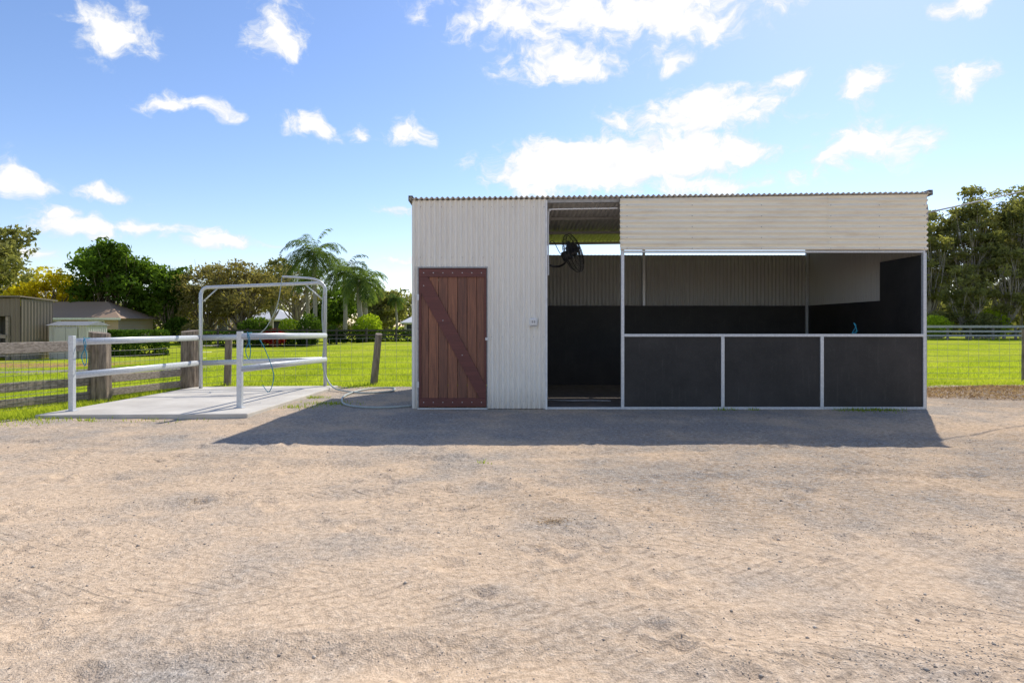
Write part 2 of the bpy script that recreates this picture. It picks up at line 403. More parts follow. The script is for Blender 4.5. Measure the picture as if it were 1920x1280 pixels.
# mulch heap right
n=12000; a=rng.random(n)*6.28; rr=np.sqrt(rng.random(n)); mx=9.3+np.cos(a)*rr*2.6; my=11.0+np.sin(a)*rr*.95
mz=.10*(1-rr**2)*(.5+fbm(mx*3,my*3,30))+rng.uniform(0,.02,n)
l=rng.uniform(.015,.04,n); b1=rng.normal(0,1,(n,3)); b1/=np.linalg.norm(b1,axis=1)[:,None]; b2=rng.normal(0,1,(n,3)); b2/=np.linalg.norm(b2,axis=1)[:,None]
P0=np.stack([mx,my,mz],-1); v=np.stack([P0-b1*l[:,None],P0+b2*l[:,None]*.5,P0+b1*l[:,None]],1)
M_mulch=leafmat('mulch_chips',(.20,.12,.07),(.60,.43,.28),.2)
pymesh('mulch_heap',v.reshape(-1,3),np.arange(3*n).reshape(-1,3),M_mulch,np.repeat(rng.random(n),3))

# ------------------------------------------------------------------ STABLE
ST=empty('horse_stable',(2.28,9,0))
FY=9.0; RY=12.6; XL=-1.455; XP=.503; XR=6.02
def ztop(x): return 3.035+.011*(x-XL)
def roofz(x,y): return ztop(x)-(y-FY)*.045
def corr(name,p,u,v,nrm,mat,pitch=.076,amp=.018,vfun=None,phase=0,parent=ST,thick=0):
    """sheet with waves running along direction u; v is the rib direction"""
    p,u,v,nrm=map(Vector,(p,u,v,nrm)); L=u.length; n=max(8,int(L/pitch*8)); vs=[];fs=[]
    off=p.dot(u.normalized())
    for i in range(n+1):
        t=i/n; a=math.sin(2*math.pi*(off+L*t+phase)/pitch)*amp
        q=p+u*t+nrm*a; vs.append(q); w=v if vfun is None else vfun(q)
        vs.append(q+w)
    for i in range(n): fs.append((2*i,2*i+2,2*i+3,2*i+1))
    mb=MB(); mb.add(vs,fs); o=mb.obj(name,mat,parent,True)
    if thick:
        m=o.modifiers.new('s','SOLIDIFY'); m.thickness=thick
    return o
nF=(0,-1,0)
up=lambda q: Vector((0,0,ztop(q.x)-.01-q.z))
corr('front_wall_sheet',(-.352,FY,.01),(XP+.352,0,0),(0,0,1),nF,M_beige,vfun=up)
corr('front_wall_over_door',(-1.372,FY,2.065),(1.02,0,0),(0,0,1),nF,M_beige,vfun=up)
corr('front_wall_edge_sheet',(XL+.012,FY,.01),(.071,0,0),(0,0,1),nF,M_beige,vfun=up)
z0=2.305; nz=120; x0h,x1h=1.563,XR-.012
def header(nm,xa,y):
    mb=MB(); ws=[];fs=[]
    for i in range(nz+1):
        t=i/nz
        for x in xa:
            z=z0+(ztop(x)-.012-z0)*t
            ws.append((x,y-math.sin(2*math.pi*(z-z0)/.078)*.023,z))
    k=len(xa)
    for i in range(nz):
        for j in range(k-1): fs.append((i*k+j,i*k+j+1,i*k+j+1+k,i*k+j+k))
    mb.add(ws,fs); mb.obj(nm,M_header,ST,True)
header('header_sheet',(x0h,3.0,4.605),FY-.024); header('header_sheet_lapped',(4.57,x1h),FY-.0275)
mb=MB()
for x in np.arange(-.30,.48,.152):
    for z in (.12,1.05,2.2,2.93): mb.tube([(x+.005,FY-.008,z),(x+.005,FY-.0215,z)],.005,6)
for x in np.arange(-1.33,-.36,.152):
    for z in (2.2,2.93): mb.tube([(x+.005,FY-.008,z),(x+.005,FY-.0215,z)],.005,6)
for x in (1.66,2.6,3.6,4.6,5.3,5.95):
    for z in np.arange(2.325,3.0,.156): mb.tube([(x,FY-.018,z),(x,FY-.053,z)],.006,6)
mb.obj('roofing_screws',M_galvd,ST)
corr('rear_wall_sheet',(XL,RY,.01),(XR-XL,0,0),(0,0,2.635),(0,-1,0),M_inner)
sv=lambda q: Vector((0,0,roofz(q.x,q.y)-.02-q.z))
corr('side_wall_sheet',(XR-.004,FY+.02,.01),(0,RY-FY-.04,0),(0,0,1),(-1,0,0),M_inner,vfun=sv)
corr('side_wall_sheet_tack',(XL+.004,FY+.02,.01),(0,RY-FY-.04,0),(0,0,1),(-1,0,0),M_beige,amp=.012,vfun=sv)
corr('partition_sheet',(XP-.016,FY+.03,.01),(0,RY-FY-.06,0),(0,0,1),(-1,0,0),M_inner,vfun=sv)
rv=lambda q: Vector((0,3.85,-3.85*.045))
p=Vector((XL-.03,FY-.07,ztop(XL)+.012+.003))
corr('roof_sheet',p,(XR-XL+.06,0,.011*(XR-XL+.06)),(0,1,0),(0,0,1),M_roof,amp=.0135,vfun=rv,thick=.002)
mb=MB()
for x in (XL-.035,XR+.035):
    mb.beam((x,FY-.075,ztop(x)+.01),(x,RY+.18,roofz(x,RY+.18)+.01),.006,.07)
    mb.beam((x+(.03 if x<0 else -.03),FY-.075,ztop(x)+.046),(x+(.03 if x<0 else -.03),RY+.18,roofz(x,RY+.18)+.046),.06,.004)
mb.obj('barge_flashing',M_galvd,ST)
mb=MB()
for y in (FY+.05,FY+1.25,FY+2.45,RY-.04):
    mb.beam((XL+.02,y,roofz(XL,y)-.030),(XR-.02,y,roofz(XR,y)-.030),.04,.05)
mb.obj('purlins',M_galvd,ST)
mb=MB()
mb.box(XL+.02,XL+.07,FY+.02,FY+.07,0,ztop(XL)-.06)
mb.box(XP-.05,XP-.005,FY+.025,FY+.07,0,ztop(XP)-.06)
mb.box(1.583,1.628,FY-.01,FY+.04,0,2.27)
mb.box(1.583,1.628,FY+.002,FY+.04,2.27,ztop(1.6)-.07)
mb.box(XR-.055,XR-.008,FY-.008,FY+.045,0,2.27)
mb.box(XR-.055,XR-.02,FY+.002,FY+.045,2.27,ztop(XR)-.07)
mb.box(2.64,2.69,RY-.075,RY-.025,1.615,2.75)
mb.box(XR-.078,XR-.028,RY-.08,RY-.025,0,2.8)
mb.box(1.628,XR-.055,FY+.0,FY+.045,2.27,2.300)
mb.obj('steel_posts',M_galv,ST,bevel=.003)
mb=MB()
mb.box(1.628,XR-.055,FY-.014,FY+.05,1.052,1.092)
for x in (3.057,4.496): mb.box(x-.024,x+.024,FY-.012,FY+.04,.035,1.052)
mb.box(1.628,XR-.055,FY-.012,FY+.04,0.0,.035)
mb.box(XP+.01,1.583,FY+.0,FY+.04,0.0,.03)
mb.box(XL+.08,-.352,FY-.01,FY+.04,-.01,.022)
mb.obj('half_wall_frame',M_galv,ST,bevel=.003)
mb=MB(); xx=[1.628,3.033,3.081,4.472,4.520,XR-.055]
for a,c in ((0,1),(2,3),(4,5)): mb.box(xx[a]+.002,xx[c]-.002,FY+.008,FY+.026,.036,1.051)
mb.obj('half_wall_rubber',M_rub,ST)
mb=MB()
mb.box(XP+.02,XR-.08,RY-.032,RY-.021,.0,1.615)
mb.box(XR-.042,XR-.028,10.06,RY-.085,0,1.615)
mb.box(XR-.054,XR-.028,FY+.05,10.058,0,2.24)
mb.box(XP+.013,XP+.025,FY+.1,RY-.035,0,1.615)
mb.obj('rubber_lining',M_rub,ST)
mb=MB(); mb.box(XP+.026,XR-.055,FY+.045,RY-.034,.0,.012); 
M_floor=simple('stable_dirt_floor',(.20,.165,.14),(.11,.09,.075),6,.95,0,.6)
mb.obj('dirt_floor',M_floor,ST)
mb=MB(); mb.tube(smoothpath([(.55,9.9,.03),(.9,9.75,.035),(1.3,9.8,.03),(1.55,9.75,.03)]),.012,6); mb.obj('floor_batten',M_galvd,ST)
# door
zt=2.045
mb=MB()
mb.box(-1.372,-1.352,FY-.022,FY+.05,.022,zt+.02); mb.box(-.366,-.350,FY-.022,FY+.05,.022,zt+.02)
mb.box(-1.352,-.366,FY-.022,FY+.05,zt,zt+.02)
mb.obj('door_frame',M_galvd,ST,bevel=.002)
nb=7; wdt=(-.372+1.347)/nb
mb=MB(); tones=[]
for i in range(nb):
    x=-1.347+i*wdt; mb.box(x+.003,x+wdt-.003,FY-.004,FY+.02,.03,zt-.008)
    tones+= [[.2,.9,.1,.75,.0,.5,.25][i]]*8
o=mb.obj('door_boards',M_board,ST,bevel=.002)
a=o.data.attributes.new('tone','FLOAT','POINT'); a.data.foreach_set('value',tones)
mb=MB()
mb.box(-1.347,-.372,FY-.030,FY-.005,1.915,zt-.01); mb.box(-1.347,-.372,FY-.030,FY-.005,.045,.165)
P=[(-1.345,1.914),(-1.215,1.914),(-.374,.33),(-.374,.166),(-.47,.166),(-1.345,1.735)]
vs=[(x,FY-.028,z) for x,z in P]+[(x,FY-.005,z) for x,z in P]; n=len(P)
mb.add(vs,[tuple(range(n-1,-1,-1)),tuple(range(n,2*n))]+[(i,(i+1)%n,(i+1)%n+n,i+n) for i in range(n)])
mb.box(-1.347,-1.318,FY-.0265,FY-.0045,.165,1.735)
mb.box(-.398,-.372,FY-.0265,FY-.0045,.33,1.915)
mb.obj('door_ledges_and_brace',M_ledge,ST,bevel=.002)
mb=MB()
for i in range(nb):
    x=-1.347+(i+.5)*wdt
    for z in (1.975,.105): mb.tube([(x,FY-.030,z),(x,FY-.034,z)],.007,8)
    t=(x+1.3)/(.9); z=1.83-t*1.62
    if .3<z<1.8 and i%2==0: mb.tube([(x,FY-.028,z),(x,FY-.032,z)],.007,8)
mb.obj('door_bolts',M_galv,ST)
mb=MB()
for z in (1.62,.36): mb.box(-1.378,-1.345,FY-.04,FY-.024,z-.045,z+.045)
mb.box(-.385,-.345,FY-.045,FY-.027,1.0,1.04)
mb.obj('door_hinges_and_latch',M_galv,ST,bevel=.003)
mb=MB(); mb.box(.270,.350,FY-.066,FY-.032,1.22,1.31); mb.box(.250,.370,FY-.031,FY-.007,1.21,1.32); mb.obj('power_outlet',M_white,ST,bevel=.005)
mb=MB(); mb.box(.285,.303,FY-.072,FY-.067,1.25,1.285); mb.box(.317,.335,FY-.072,FY-.067,1.25,1.285); mb.box(.262,.358,FY-.070,FY-.0665,1.20,1.212); mb.obj('outlet_switches',M_galvd,ST)
mb=MB(); mb.tube(smoothpath([(XP+.03,FY+.09,1.95),(XP+.03,FY+.09,2.8),(XP+.06,FY+.09,2.9),(XP+.12,FY+.09,2.915),(1.55,FY+.09,2.93)]),.011,8)
mb.box(XP-.02,XP+.008,FY-.028,FY-.021,.0,ztop(XP)-.03)
mb.obj('conduit',M_white,ST,smooth=False)
mb=MB(); mb.tube(smoothpath([(5.0,9.02,1.10),(4.99,8.99,1.17),(4.97,9.02,1.25),(5.01,9.04,1.2),(4.97,9.06,1.1),(5.02,9.0,1.14)]),.006,6); mb.obj('tie_twine',M_blue,ST)

# FAN -------------------------------------------------------------------
FN=empty('wall_fan',(.93,9.35,2.31))
axis=Vector((.86,-.42,.28)).normalized(); fa=axis.cross(Vector((0,0,1))).normalized(); fb=fa.cross(axis).normalized(); C=Vector((.91,9.38,2.30))
def ring(mb,c,r,tr,off):
    pts=[c+axis*off+fa*math.cos(2*math.pi*k/28)*r+fb*math.sin(2*math.pi*k/28)*r for k in range(29)]
    mb.tube(pts,tr,5,False)
mb=MB(); R=.30
for r,off in ((R,.0),(R,.05),(.24,.085),(.17,.10),(.10,.105),(.05,.105),(.24,-.05),(.17,-.07),(.10,-.08)): ring(mb,C,r,.0035 if r<R else .006,off)
for k in range(36):
    t=2*math.pi*k/36; d=fa*math.cos(t)+fb*math.sin(t)
    mb.tube([C+axis*.105+d*.05,C+axis*.1+d*.17,C+axis*.085+d*.24,C+axis*.05+d*R,C+d*R,C-axis*.05+d*.24,C-axis*.08+d*.1],.0022,4,False)
mb.obj('cage',M_blackm,FN,True)
mb=MB(); mb.tube([C-axis*.16,C-axis*.15,C-axis*.02,C-axis*.01],[.05,.075,.075,.05],16); mb.tube([C+axis*.0,C+axis*.07],.045,14); mb.tube([C+axis*.106,C+axis*.112],.06,14)
mb.obj('motor',M_blackm,FN)
mb=MB()
for k in range(3):
    t=2*math.pi*k/3+.4
    vs=[]
    for i in range(5):
        r=.05+.22*i/4
        for s in (-1,1):
            w=.05+.045*math.sin(i/4*2.6)
            tt_=t+s*min(.55,w/r)
            vs.append(C+axis*(.03+s*.028)+(fa*math.cos(tt_)+fb*math.sin(tt_))*r)
    fs=[(2*i,2*i+1,2*i+3,2*i+2) for i in range(4)]
    mb.add(vs,fs)
mb.obj('blades',M_blackm,FN,True)
mb=MB(); mb.tube(smoothpath([C-axis*.10,C-axis*.12+Vector((0,0,-.1)),Vector((.72,9.5,2.12)),Vector((.6,9.52,2.13)),Vector((.515,9.52,2.17))]),.016,8); mb.box(.514,.53,9.46,9.58,2.05,2.27)
mb.tube(smoothpath([C-axis*.15,C-axis*.22+Vector((0,0,.1)),Vector((.62,9.45,2.5)),Vector((.52,9.45,2.42))]),.006,6)
mb.obj('bracket',M_blackm,FN,True)

# ------------------------------------------------------------------ WASH BAY
WB=empty('horse_wash_bay',(-4.8,10,0))
mb=MB(); c=[(-6.22,8.08),(-3.5,8.2),(-3.38,12.05),(-6.02,11.75)]
mb.add([(x,y,0-.03) for x,y in c]+[(x,y,.05) for x,y in c],[(3,2,1,0),(4,5,6,7),(0,1,5,4),(1,2,6,5),(2,3,7,6),(3,0,4,7)])
mb.obj('concrete_slab',M_conc,WB,bevel=.012)
FL=(-6.0,8.46);FR=(-3.86,8.80);RL=(-5.77,11.5);RR=(-3.6,11.95)
mb=MB()
def sq(x,y,h,w=.065): mb.box(x-w/2,x+w/2,y-w/2,y+w/2,.05,h); mb.box(x-w*.9,x+w*.9,y-w*.9,y+w*.9,.05,.06)
sq(*FL,1.075); sq(*FR,1.13,.07); 
mb.obj('front_posts',M_galv,WB,bevel=.006)
mb=MB(); 
def p3(a,z): return (a[0],a[1],z)
mb.tube([p3(RL,.05),p3(RL,1.80)]+[ (RL[0]+.12*(1-math.cos(t)),RL[1]+.02,1.80+.12*math.sin(t)) for t in np.linspace(.2,1.57,6)]+
        [(RR[0]-.16,RR[1],2.03)]+[(RR[0]-.14+.14*math.sin(t),RR[1],1.90+.13*math.cos(t)) for t in np.linspace(.1,1.57,6)]+[p3(RR,.05)],.033,10)
mb.tube(smoothpath([(RR[0],RR[1]-.04,1.80),(RR[0]-.02,RR[1]-.05,2.0),(RR[0]-.18,RR[1]-.07,2.10),(-4.05,RR[1]-.1,2.13),(-4.36,11.75,2.14)],6),.02,8)
mb.tube([(RR[0]-.06,RR[1],1.72),(RR[0]-.38,RR[1],2.0)],.014,6)
mb.tube([(RL[0]+.05,RL[1],1.66),(RL[0]+.28,RL[1]+.05,1.90)],.014,6)
mb.obj('rear_arch',M_galv,WB,True)
mb=MB()
def rail(a,b,z0,z1): mb.tube([p3(a,z0),p3(b,z1)],.048,12,True,.45)
rail((FL[0]-.02,FL[1]-.03),(RL[0]-.02,RL[1]),.99,.985); rail((FL[0]-.02,FL[1]-.03),(RL[0]-.02,RL[1]),.53,.52)
rail((FR[0]+.02,FR[1]-.03),(RR[0]+.02,RR[1]),1.06,1.02); rail((FR[0]+.02,FR[1]-.03),(RR[0]+.02,RR[1]),.60,.56)
rail(RL,RR,.985,1.02); rail(RL,RR,.52,.56)
mb.obj('rails',M_galv,WB,True)
mb=MB(); mb.tube(smoothpath([(-4.36,11.75,2.12),(-4.36,11.7,1.95),(-4.44,11.7,1.55),(-4.62,11.7,1.2),(-4.75,11.72,1.06),(-4.6,11.72,1.03)]),.009,8)
mb.tube(smoothpath([(-3.62,11.93,1.9),(-3.64,11.9,1.4),(-3.60,11.88,.9),(-3.62,11.87,.5),(-3.52,11.8,.2),(-3.3,11.5,.06),(-3.0,11.2,.03),(-2.6,11.0,.02),(-2.2,11.3,.02),(-2.3,11.9,.02),(-2.75,11.6,.02),(-2.85,10.6,.02),(-2.62,9.6,.02),(-2.3,9.15,.02),(-1.9,9.05,.02),(-1.49,9.22,.02)],8),.015,8)
mb.obj('garden_hose',M_hose,WB,True)
mb=MB()
for (x,y,z) in ((-5.93,8.62,.99),(-3.82,8.98,1.06)):
    mb.tube(smoothpath([(x,y-.03,z+.06),(x+.05,y-.06,z-.05),(x-.01,y-.06,z-.2),(x+.03,y-.05,z-.33),(x+.06,y-.06,z-.2),(x+.02,y-.06,z+.02),(x+.03,y+.05,z+.05)]),.006,6)
mb.tube(smoothpath([(-3.8,9.3,1.04),(-3.72,9.4,.8),(-3.65,9.5,.45),(-3.72,9.5,.2),(-3.82,9.5,.3)]),.006,6)
mb.obj('tie_ropes',M_blue,WB,True)

# ------------------------------------------------------------------ FENCES
TF=empty('timber_post_fence',(-6.6,10,0))
def roundpost(name,x,y,h,r,parent,mat,lean=(0,0),seed=0):
    rs=random.Random(seed); mb=MB(); n=18; vs=[];fs=[]; lev=12
    ph=[rs.uniform(0,6.28) for _ in range(3)]
    for i in range(lev+1):
        z=-.05+(h+.05)*i/lev
        for k in range(n):
            t=2*math.pi*k/n; rr=r*(1+.07*math.sin(2*t+ph[0]+z)+.05*math.sin(5*t+ph[1])+.04*math.sin(9*t+ph[2])+rs.uniform(-.02,.02))*(1.04-.08*i/lev)
            vs.append((x+lean[0]*z+rr*math.cos(t),y+lean[1]*z+rr*math.sin(t),z+(.02*math.sin(t+ph[2]) if i==lev else 0)))
    for i in range(lev):
        for k in range(n): fs.append((i*n+k,i*n+(k+1)%n,(i+1)*n+(k+1)%n,(i+1)*n+k))
    fs.append(tuple(lev*n+k for k in range(n)))
    mb.add(vs,fs); return mb.obj(name,mat,parent,False)
roundpost('post_1',-6.62,9.95,1.10,.15,TF,M_oldwood,seed=1); roundpost('post_2',-6.12,11.8,1.11,.16,TF,M_oldwood,seed=2); roundpost('post_3',-7.55,7.6,1.08,.15,TF,M_oldwood,seed=3)
mb=MB()
def wrail(a,b,z,h=.14,w=.05,segs=5):
    mb.beam((a[0],a[1],z+random.uniform(-.015,.015)),(b[0],b[1],z+random.uniform(-.015,.015)),w,h)
A=(-6.70,9.88);B=(-7.6,7.5);C2=(-6.2,11.75)
wrail(A,B,.90,.16); wrail(A,C2,.34,.13); wrail(A,C2,.12,.12)
wrail(A,B,.34,.13); wrail(A,B,.12,.12)
mb.obj('rails',M_oldrail,TF,bevel=.008)
mb=MB()
def meshwire(a,b,z0,z1,nh,sp,r=.0022):
    a=Vector((a[0],a[1],0)); b=Vector((b[0],b[1],0)); L=(b-a).length
    for i in range(nh): 
        z=z0+(z1-z0)*i/(nh-1); mb.tube([a+Vector((0,0,z)),(a+b)/2+Vector((0,0,z-.01)),b+Vector((0,0,z))],r,4,False)
    n=int(L/sp)
    for i in range(n+1):
        p=a+(b-a)*(i/n); mb.tube([p+Vector((0,0,z0)),p+Vector((0,0,z1))],r*.8,3,False)
meshwire((-6.66,9.80),(-7.5,7.4),.04,.80,9,.10,.0034); meshwire((-6.70,9.9),(-6.25,11.7),.04,.80,9,.10,.0034)
mb.obj('wire_mesh',simple('dark_wire',(.12,.12,.11),None,20,.6,.3),TF)

WF=empty('wire_fence',(3,13,0))
pts=[(-6.1,11.95),(-5.78,12.6),(-2.85,12.8),(.4,12.95),(4,13.1),(7.5,13.2),(11.15,13.35),(14.8,13.5),(18.5,13.7)]
for i,(x,y) in enumerate(pts[1:]):
    if i==4: continue
    roundpost('post_%d'%(i+1),x,y,[.98,1.04,1,1,1,1.12,1,1][i],.15 if x==11.15 else .075,WF,M_post,lean=[(.03,0),(.10,0),(0,0),(0,0),(0.02,0),(0,0),(0,0),(0,0)][i],seed=10+i)
mb=MB()
for a,b_ in zip(pts[:-1],pts[1:]): meshwire(a,b_,.08,.95,8,.22,.0032)
mb.obj('wires',M_wire,WF)

PF=empty('paddock_rail_fence',(36,52,0))
mb=MB(); xsF=np.arange(8,66,1.9)
for x in xsF: mb.box(x-.07,x+.07,51.9,52.04,0,1.2)
mb.obj('posts',simple('dark_post',(.16,.14,.12),None,8,.9),PF)
mb=MB()
for z in (1.1,.72,.36): mb.box(8,66,51.84,51.89,z-.08,z+.08)
mb.box(8,66,51.83,52.0,1.185,1.22)
mb.obj('rails',simple('grey_rail',(.42,.43,.44),(.3,.3,.31),8,.8),PF)
GF=empty('garden_rail_fence',(-10,46,0))
mb=MB()
for x in np.arange(-24,2,2.2): mb.box(x-.06,x+.06,45.9,46.02,-.4,1.0)
for z in (.85,.5): mb.box(-24,1,45.84,45.89,z-.06,z+.06)
mb.obj('posts_and_rails',simple('dark_rail',(.06,.05,.045),None,8,.9),GF)

UP=empty('utility_pole',(28.8,25,0))
mb=MB(); mb.tube([(28.8,25,-.2),(28.8,25,9.6)],[.16,.11],12); mb.beam((27.9,25,9.2),(29.7,25,9.2),.1,.12)
mb.obj('pole',M_post,UP,True)
mb=MB()
a=Vector((XR+.05,9.05,2.86)); b_=Vector((28.8,25,9.06)); P=[]
for i in range(25):
    t=i/24; p=a.lerp(b_,t); p.z-=math.sin(math.pi*t)*0.2; P.append(p)
mb.tube(P,.012,6); mb.tube([(XR+.03,9.05,2.75),(XR+.03,9.05,2.95)],.02,8)
mb.obj('service_cable',M_galvd,UP,True)

# ------------------------------------------------------------------ VEGETATION
def leaves(C,size,rs,flat=.0):
    n=len(C); a=rs.normal(0,1,(n,3)); a/=np.linalg.norm(a,axis=1)[:,None]; b=rs.normal(0,1,(n,3)); b-=a*(a*b).sum(1)[:,None]; b/=np.linalg.norm(b,axis=1)[:,None]
    s=size*rs.uniform(.6,1.4,n)[:,None]
    v=np.stack([C-a*s,C+b*s*.45,C+a*s,C-b*s*.45],1).reshape(-1,3)
    return v,np.arange(4*n).reshape(-1,4)
def tree(name,x,y,h,cr,z0,seed,lm,bm,ls=.2,nl=8000,nclump=26,trunk=.22,sparse=.42,cx=0):
    rs=np.random.default_rng(seed); g=float(base_h(np.array(x),np.array(y)))
    E=empty(name,(x,y,g)); mb=MB()
    zc=(z0+h)/2; rz=(h-z0)/2
    cl=[]
    while len(cl)<nclump:
        p=rs.uniform(-1,1,3); r=np.linalg.norm(p)
        if r>1 or r<.35 : continue
        cl.append((x+cx+p[0]*cr*.82,y+p[1]*cr*.82,zc+p[2]*rz*.85))
    cl=np.array(cl); rad=rs.uniform(.20,.42,nclump)*cr*(1 if nclump<40 else .78)
    top=Vector((x+cx*.6+rs.normal(0,.2),y,z0+(h-z0)*.6))
    T=[Vector((x,y,g-.2)),Vector((x+rs.normal(0,.12),y,(g+z0)/2)),Vector((x+cx*.3+rs.normal(0,.2),y,z0)),top]
    TP=smoothpath(T,5); mb.tube(TP,[trunk*(1-.75*i/(len(TP)-1)) for i in range(len(TP))],9)
    for i in range(nclump):
        c=Vector(cl[i]); k=int(min(len(TP)-2,max(4,(c.z-g)/(h-g)*len(TP)*.75))); s=TP[k]
        mid=s.lerp(c,.5)+Vector((rs.normal(0,.25),rs.normal(0,.25),-.1*cr+.2))
        bp=smoothpath([s,mid,c],4); r0=trunk*.38
        mb.tube(bp,[r0*(1-.85*j/(len(bp)-1)) for j in range(len(bp))],5,False)
        for q in range(3):
            e=c+Vector(rs.normal(0,1,3))*rad[i]*.6; mb.tube([bp[-4],e],[r0*.3,r0*.08],4,False)
    mb.obj('trunk_and_limbs',bm,E,True)
    w=rad**2; idx=rs.choice(nclump,nl,p=w/w.sum())
    d=rs.normal(0,1,(nl,3)); d/=np.linalg.norm(d,axis=1)[:,None]; rr=rs.random(nl)**sparse
    C=cl[idx]+d*(rad[idx]*rr)[:,None]*np.array([1.15,1.15,.75])
    C+= (np.stack([vnoise(C[:,0]*1.7,C[:,2]*1.7,1),vnoise(C[:,1]*1.7,C[:,0]*1.7,2),vnoise(C[:,2]*1.7,C[:,1]*1.7,3)],-1)-.5)*cr*.25
    v,f=leaves(C,ls,rs)
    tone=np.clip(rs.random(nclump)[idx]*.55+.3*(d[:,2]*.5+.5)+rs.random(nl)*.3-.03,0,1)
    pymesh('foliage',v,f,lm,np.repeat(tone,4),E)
    return E
tree('eucalyptus_tree',-38.6,45,9.2,3.6,3.2,1,L_gum,M_gumbark,.2,9000,34)
tree('wattle_tree',-41.5,56,6.1,3.2,1.2,2,L_yellow,M_bark,.17,6500,26)
tree('wattle_tree',-46,58,5.2,2.6,1.2,3,L_yellow,M_bark,.17,4000,20)
tree('fig_tree',-36.6,57,8.9,4.3,.8,4,L_green,M_bark,.22,13000,44,.3)
tree('fig_tree',-32.2,58,7.5,2.9,.6,5,L_green,M_bark,.22,7500,26,.25)
tree('jacaranda_tree',-28.3,58,6.9,3.3,1.2,6,L_olive,M_bark,.15,7500,34,.25)
tree('jacaranda_tree',-24.3,56,7.2,3.5,1.4,7,L_olive,M_bark,.15,8000,38,.25)
tree('bare_branched_tree',-20.8,60,8.2,3.2,2.5,8,L_olive,M_gumbark,.12,1800,44,.25)
tree('gum_tree',-27,70,8.8,3.5,3,9,L_gum,M_gumbark,.2,6000,30)
tree('gum_tree',-18.4,64,6.0,2.8,1.0,10,L_green,M_bark,.2,6000,24)
tree('gum_tree',-13.2,64,5.3,2.4,.8,11,L_gum,M_bark,.2,5000,22)
tree('gum_tree',-9.0,75,4.6,2.6,.8,12,L_gum,M_bark,.2,4000,22)
k=20
for (x,y,h,r,z0_,nl) in [(40.6,60,11.6,2.3,3.0,5500),(42.6,63,13.4,2.6,3.6,6500),(44.4,60,14.2,2.7,4,6500),(46.6,62,15.9,3.1,4.5,8500),(49.2,60,16.2,3.3,4.5,8500),(52.2,63,16.0,3.4,5,7500),(56,61,14,3.5,4,6000),(45.6,57.5,8.8,2.4,2.0,4500),(49.5,57.5,8.6,2.6,1.8,4500),(41.8,57,7.0,2.1,1.2,4000),(38.6,64,10.8,2.4,3,4000)]:
    tree('gum_tree',x,y,h,r,z0_,k,L_gum,M_gumbark,.17,nl,50,.15,.5,cx=random.uniform(-.4,.4)); k+=1

def palm(name,x,y,h,fl,seed,nf=22,tr=.17):
    rs=np.random.default_rng(seed); g=float(base_h(np.array(x),np.array(y))); E=empty(name,(x,y,g)); mb=MB()
    mb.tube(smoothpath([(x,y,g-.1),(x+.1,y,h*.4),(x,y,h*.8),(x,y,h+.05)],5),[tr*(1.15-.35*i/15) for i in range(16)],10)
    mb.tube([(x,y,h-.1),(x,y,h+.3),(x,y,h+.5)],[tr*.95,tr*.8,tr*.25],8); mb.obj('trunk',M_palmbark,E,True)
    V=[];Fc=[];tn=[];b=0
    for i in range(nf):
        az=i*2.399+rs.normal(0,.15); el=math.radians(75-100*(i/nf)**.9+rs.normal(0,7)); L=fl*rs.uniform(.8,1.1)
        d=Vector((math.cos(az)*math.cos(el),math.sin(az)*math.cos(el),math.sin(el))); p=Vector((x,y,h+.4)); seg=16; tone=rs.uniform(.0,1)
        for s in range(seg):
            t=s/seg; nd=(d+Vector((0,0,-1))*(.08+.15*t)).normalized(); q=p+nd*L/seg
            side=nd.cross(Vector((0,0,1)));
            if side.length<.05: side=Vector((1,0,0))
            side.normalize(); w=.018
            V+= [p-side*w,p+side*w,q+side*w,q-side*w]; Fc.append((b,b+1,b+2,b+3)); tn+=[tone]*4; b+=4
            if s>0:
              for rep in range(2):
                for sg in (-1,1):
                    o=p.lerp(q,rep*.5); ll=fl*.25*math.sin(math.pi*(.12+.8*t))*rs.uniform(.7,1.2)
                    e=o+side*sg*ll*.72+nd*ll*.45+Vector((0,0,-ll*rs.uniform(.2,.8)))
                    m_=o.lerp(e,.5)+Vector((0,0,.04)); ww=nd*.024
                    V+=[o-ww,m_-ww*1.5,e,m_+ww*1.5]; Fc.append((b,b+1,b+2,b+3)); tn+=[min(1,max(0,tone+rs.normal(0,.15)))]*4; b+=4
            p=q; d=nd
    pymesh('fronds',np.array([tuple(v) for v in V]),np.array(Fc),L_palm,np.array(tn),E)
palm('palm_tree',-16.6,52,6.8,3.4,1,44)
palm('palm_tree',-14.6,54,5.5,2.8,2,34)
palm('palm_tree',-12.1,49,4.3,2.7,3,34,.2)
palm('palm_tree',-13.3,56,4.5,2.5,5,26,.2)
palm('palm_tree',-18.2,55,5.2,2.3,6,24,.15)
palm('palm_tree',-11.6,62,3.5,1.5,4,20,.12)

